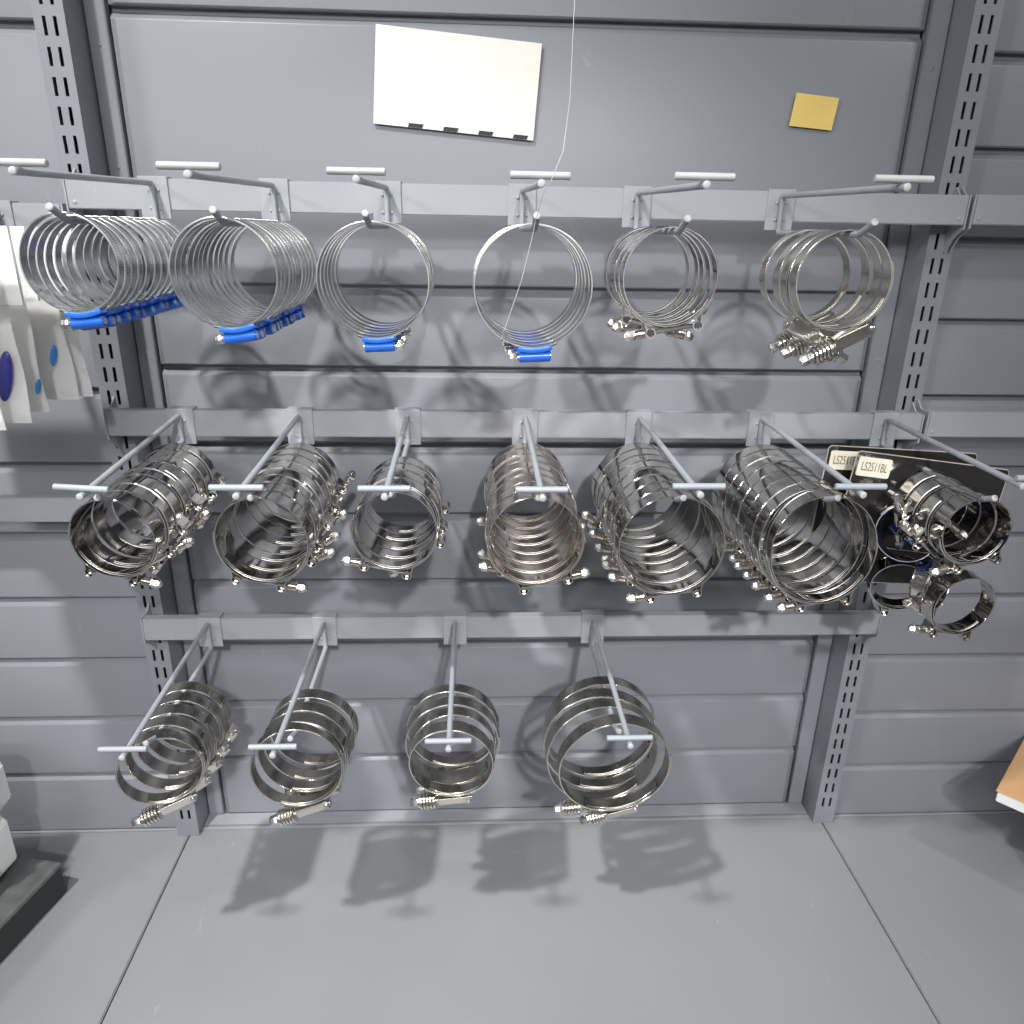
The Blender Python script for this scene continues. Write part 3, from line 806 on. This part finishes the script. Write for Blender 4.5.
tag(obj('nylon_thread', mesh_of('thread', bm, plastic('clear_nylon', (.5,.5,.5), .2))), 'thin clear thread hanging over the fourth hook of the top row', 'thread')

# ------------------------------------------------------------------ lights and surroundings
def area(name, loc, target, size, power, col=(1,1,1), shape='DISK', sy=None):
    l = bpy.data.lights.new(name, 'AREA'); l.shape = shape; l.size = size; l.energy = power; l.color = col
    if sy: l.size_y = sy
    o = bpy.data.objects.new(name, l); link(o); o.location = loc
    o.rotation_euler = (Vector(target)-Vector(loc)).to_track_quat('-Z', 'Y').to_euler(); return o
def spot(name, loc, target, size, power, cone, col=(1,1,1), blend=1.):
    l = bpy.data.lights.new(name, 'SPOT'); l.energy = power; l.color = col; l.shadow_soft_size = size; l.spot_size = R(cone); l.spot_blend = blend
    o = bpy.data.objects.new(name, l); link(o); o.location = loc
    o.rotation_euler = (Vector(target)-Vector(loc)).to_track_quat('-Z', 'Y').to_euler(); return o
spot('ceiling_or_fill_spot', (-.32, -1.02, 2.55), (.33, 0, .40), .05, 240, 44, (1, .985, .96))
spot('ceiling_or_fill_spot', (1.85, -1.2, 2.6), (.75, 0, .55), .05, 50, 50, (1, .99, .97))
area('front_fill_strip', (.3, -3.0, 2.1), (.45, 0, .3), 2.4, 38, (.97, .985, 1), 'RECTANGLE', .3)  # unseen frontal fill, added to brighten rails and lower wall
spot('ceiling_or_fill_spot', (-2.0, -1.7, 2.1), (.75, 0, .5), .22, 150, 46, (.97, .985, 1))  # side fill added from the left to lift the upright's flank
spot('ceiling_or_fill_spot', (.75, -2.6, 2.35), (.45, 0, .33), .06, 270, 32, (.98, .99, 1))

w = bpy.data.worlds.new('shop'); scn.world = w; w.use_nodes = True
N, L = w.node_tree.nodes, w.node_tree.links
bg = N['Background']
tc = N.new('ShaderNodeTexCoord')
nz = N.new('ShaderNodeTexNoise'); nz.inputs['Scale'].default_value = 4.5; nz.inputs['Detail'].default_value = 3; nz.inputs['Roughness'].default_value = .6
mp = N.new('ShaderNodeMapping'); mp.inputs['Scale'].default_value = (1, 1, 2.2)
L.new(tc.outputs['Generated'], mp.inputs['Vector']); L.new(mp.outputs['Vector'], nz.inputs['Vector'])
cr = N.new('ShaderNodeValToRGB'); cr.color_ramp.interpolation = 'LINEAR'
e = cr.color_ramp.elements
e[0].position = .44; e[0].color = (.07, .075, .085, 1)
e[1].position = .66; e[1].color = (2.2, 2.2, 2.15, 1)
k = e.new(.54); k.color = (.36, .37, .39, 1)
L.new(nz.outputs['Fac'], cr.inputs['Fac'])
sp = N.new('ShaderNodeSeparateXYZ'); L.new(tc.outputs['Generated'], sp.inputs[0])
c2 = N.new('ShaderNodeValToRGB'); c2.color_ramp.elements[0].position = .0; c2.color_ramp.elements[0].color = (.70,.70,.71,1); c2.color_ramp.elements[1].position = .9; c2.color_ramp.elements[1].color = (.38,.385,.39,1)
mr = N.new('ShaderNodeMapRange'); mr.inputs['From Min'].default_value = -1; mr.inputs['From Max'].default_value = 1
L.new(sp.outputs['Z'], mr.inputs['Value']); L.new(mr.outputs['Result'], c2.inputs['Fac'])
mx = N.new('ShaderNodeMix'); mx.data_type = 'RGBA'; mx.blend_type = 'MULTIPLY'; mx.inputs['Factor'].default_value = 1
L.new(cr.outputs['Color'], mx.inputs['A']); L.new(c2.outputs['Color'], mx.inputs['B'])
L.new(mx.outputs['Result'], bg.inputs['Color'])
bg.inputs['Strength'].default_value = .72

# ------------------------------------------------------------------ camera
cam = bpy.data.cameras.new('camera'); co = bpy.data.objects.new('camera', cam); link(co)
cam.sensor_fit = 'HORIZONTAL'; cam.sensor_width = 36; cam.lens = 752.79/1024*36
cam.clip_start = .02; cam.clip_end = 50
pi_, ya, ro = R(20.5888), R(2.9842), R(1.0289)
fw = Vector((math.sin(ya)*math.cos(pi_), math.cos(ya)*math.cos(pi_), -math.sin(pi_)))
rr = Vector((math.cos(ya), -math.sin(ya), 0)); uu = rr.cross(fw)
r2 = rr*math.cos(ro)+uu*math.sin(ro); u2 = -rr*math.sin(ro)+uu*math.cos(ro)
Mx = Matrix((r2, u2, -fw)).transposed().to_4x4(); Mx.translation = (.4095, -.8345, 1.0371)
co.matrix_world = Mx
scn.camera = co
vs = scn.view_settings
vs.view_transform = 'Standard'; vs.look = 'None'; vs.exposure = -.12; vs.gamma = 1.; vs.use_curve_mapping = False
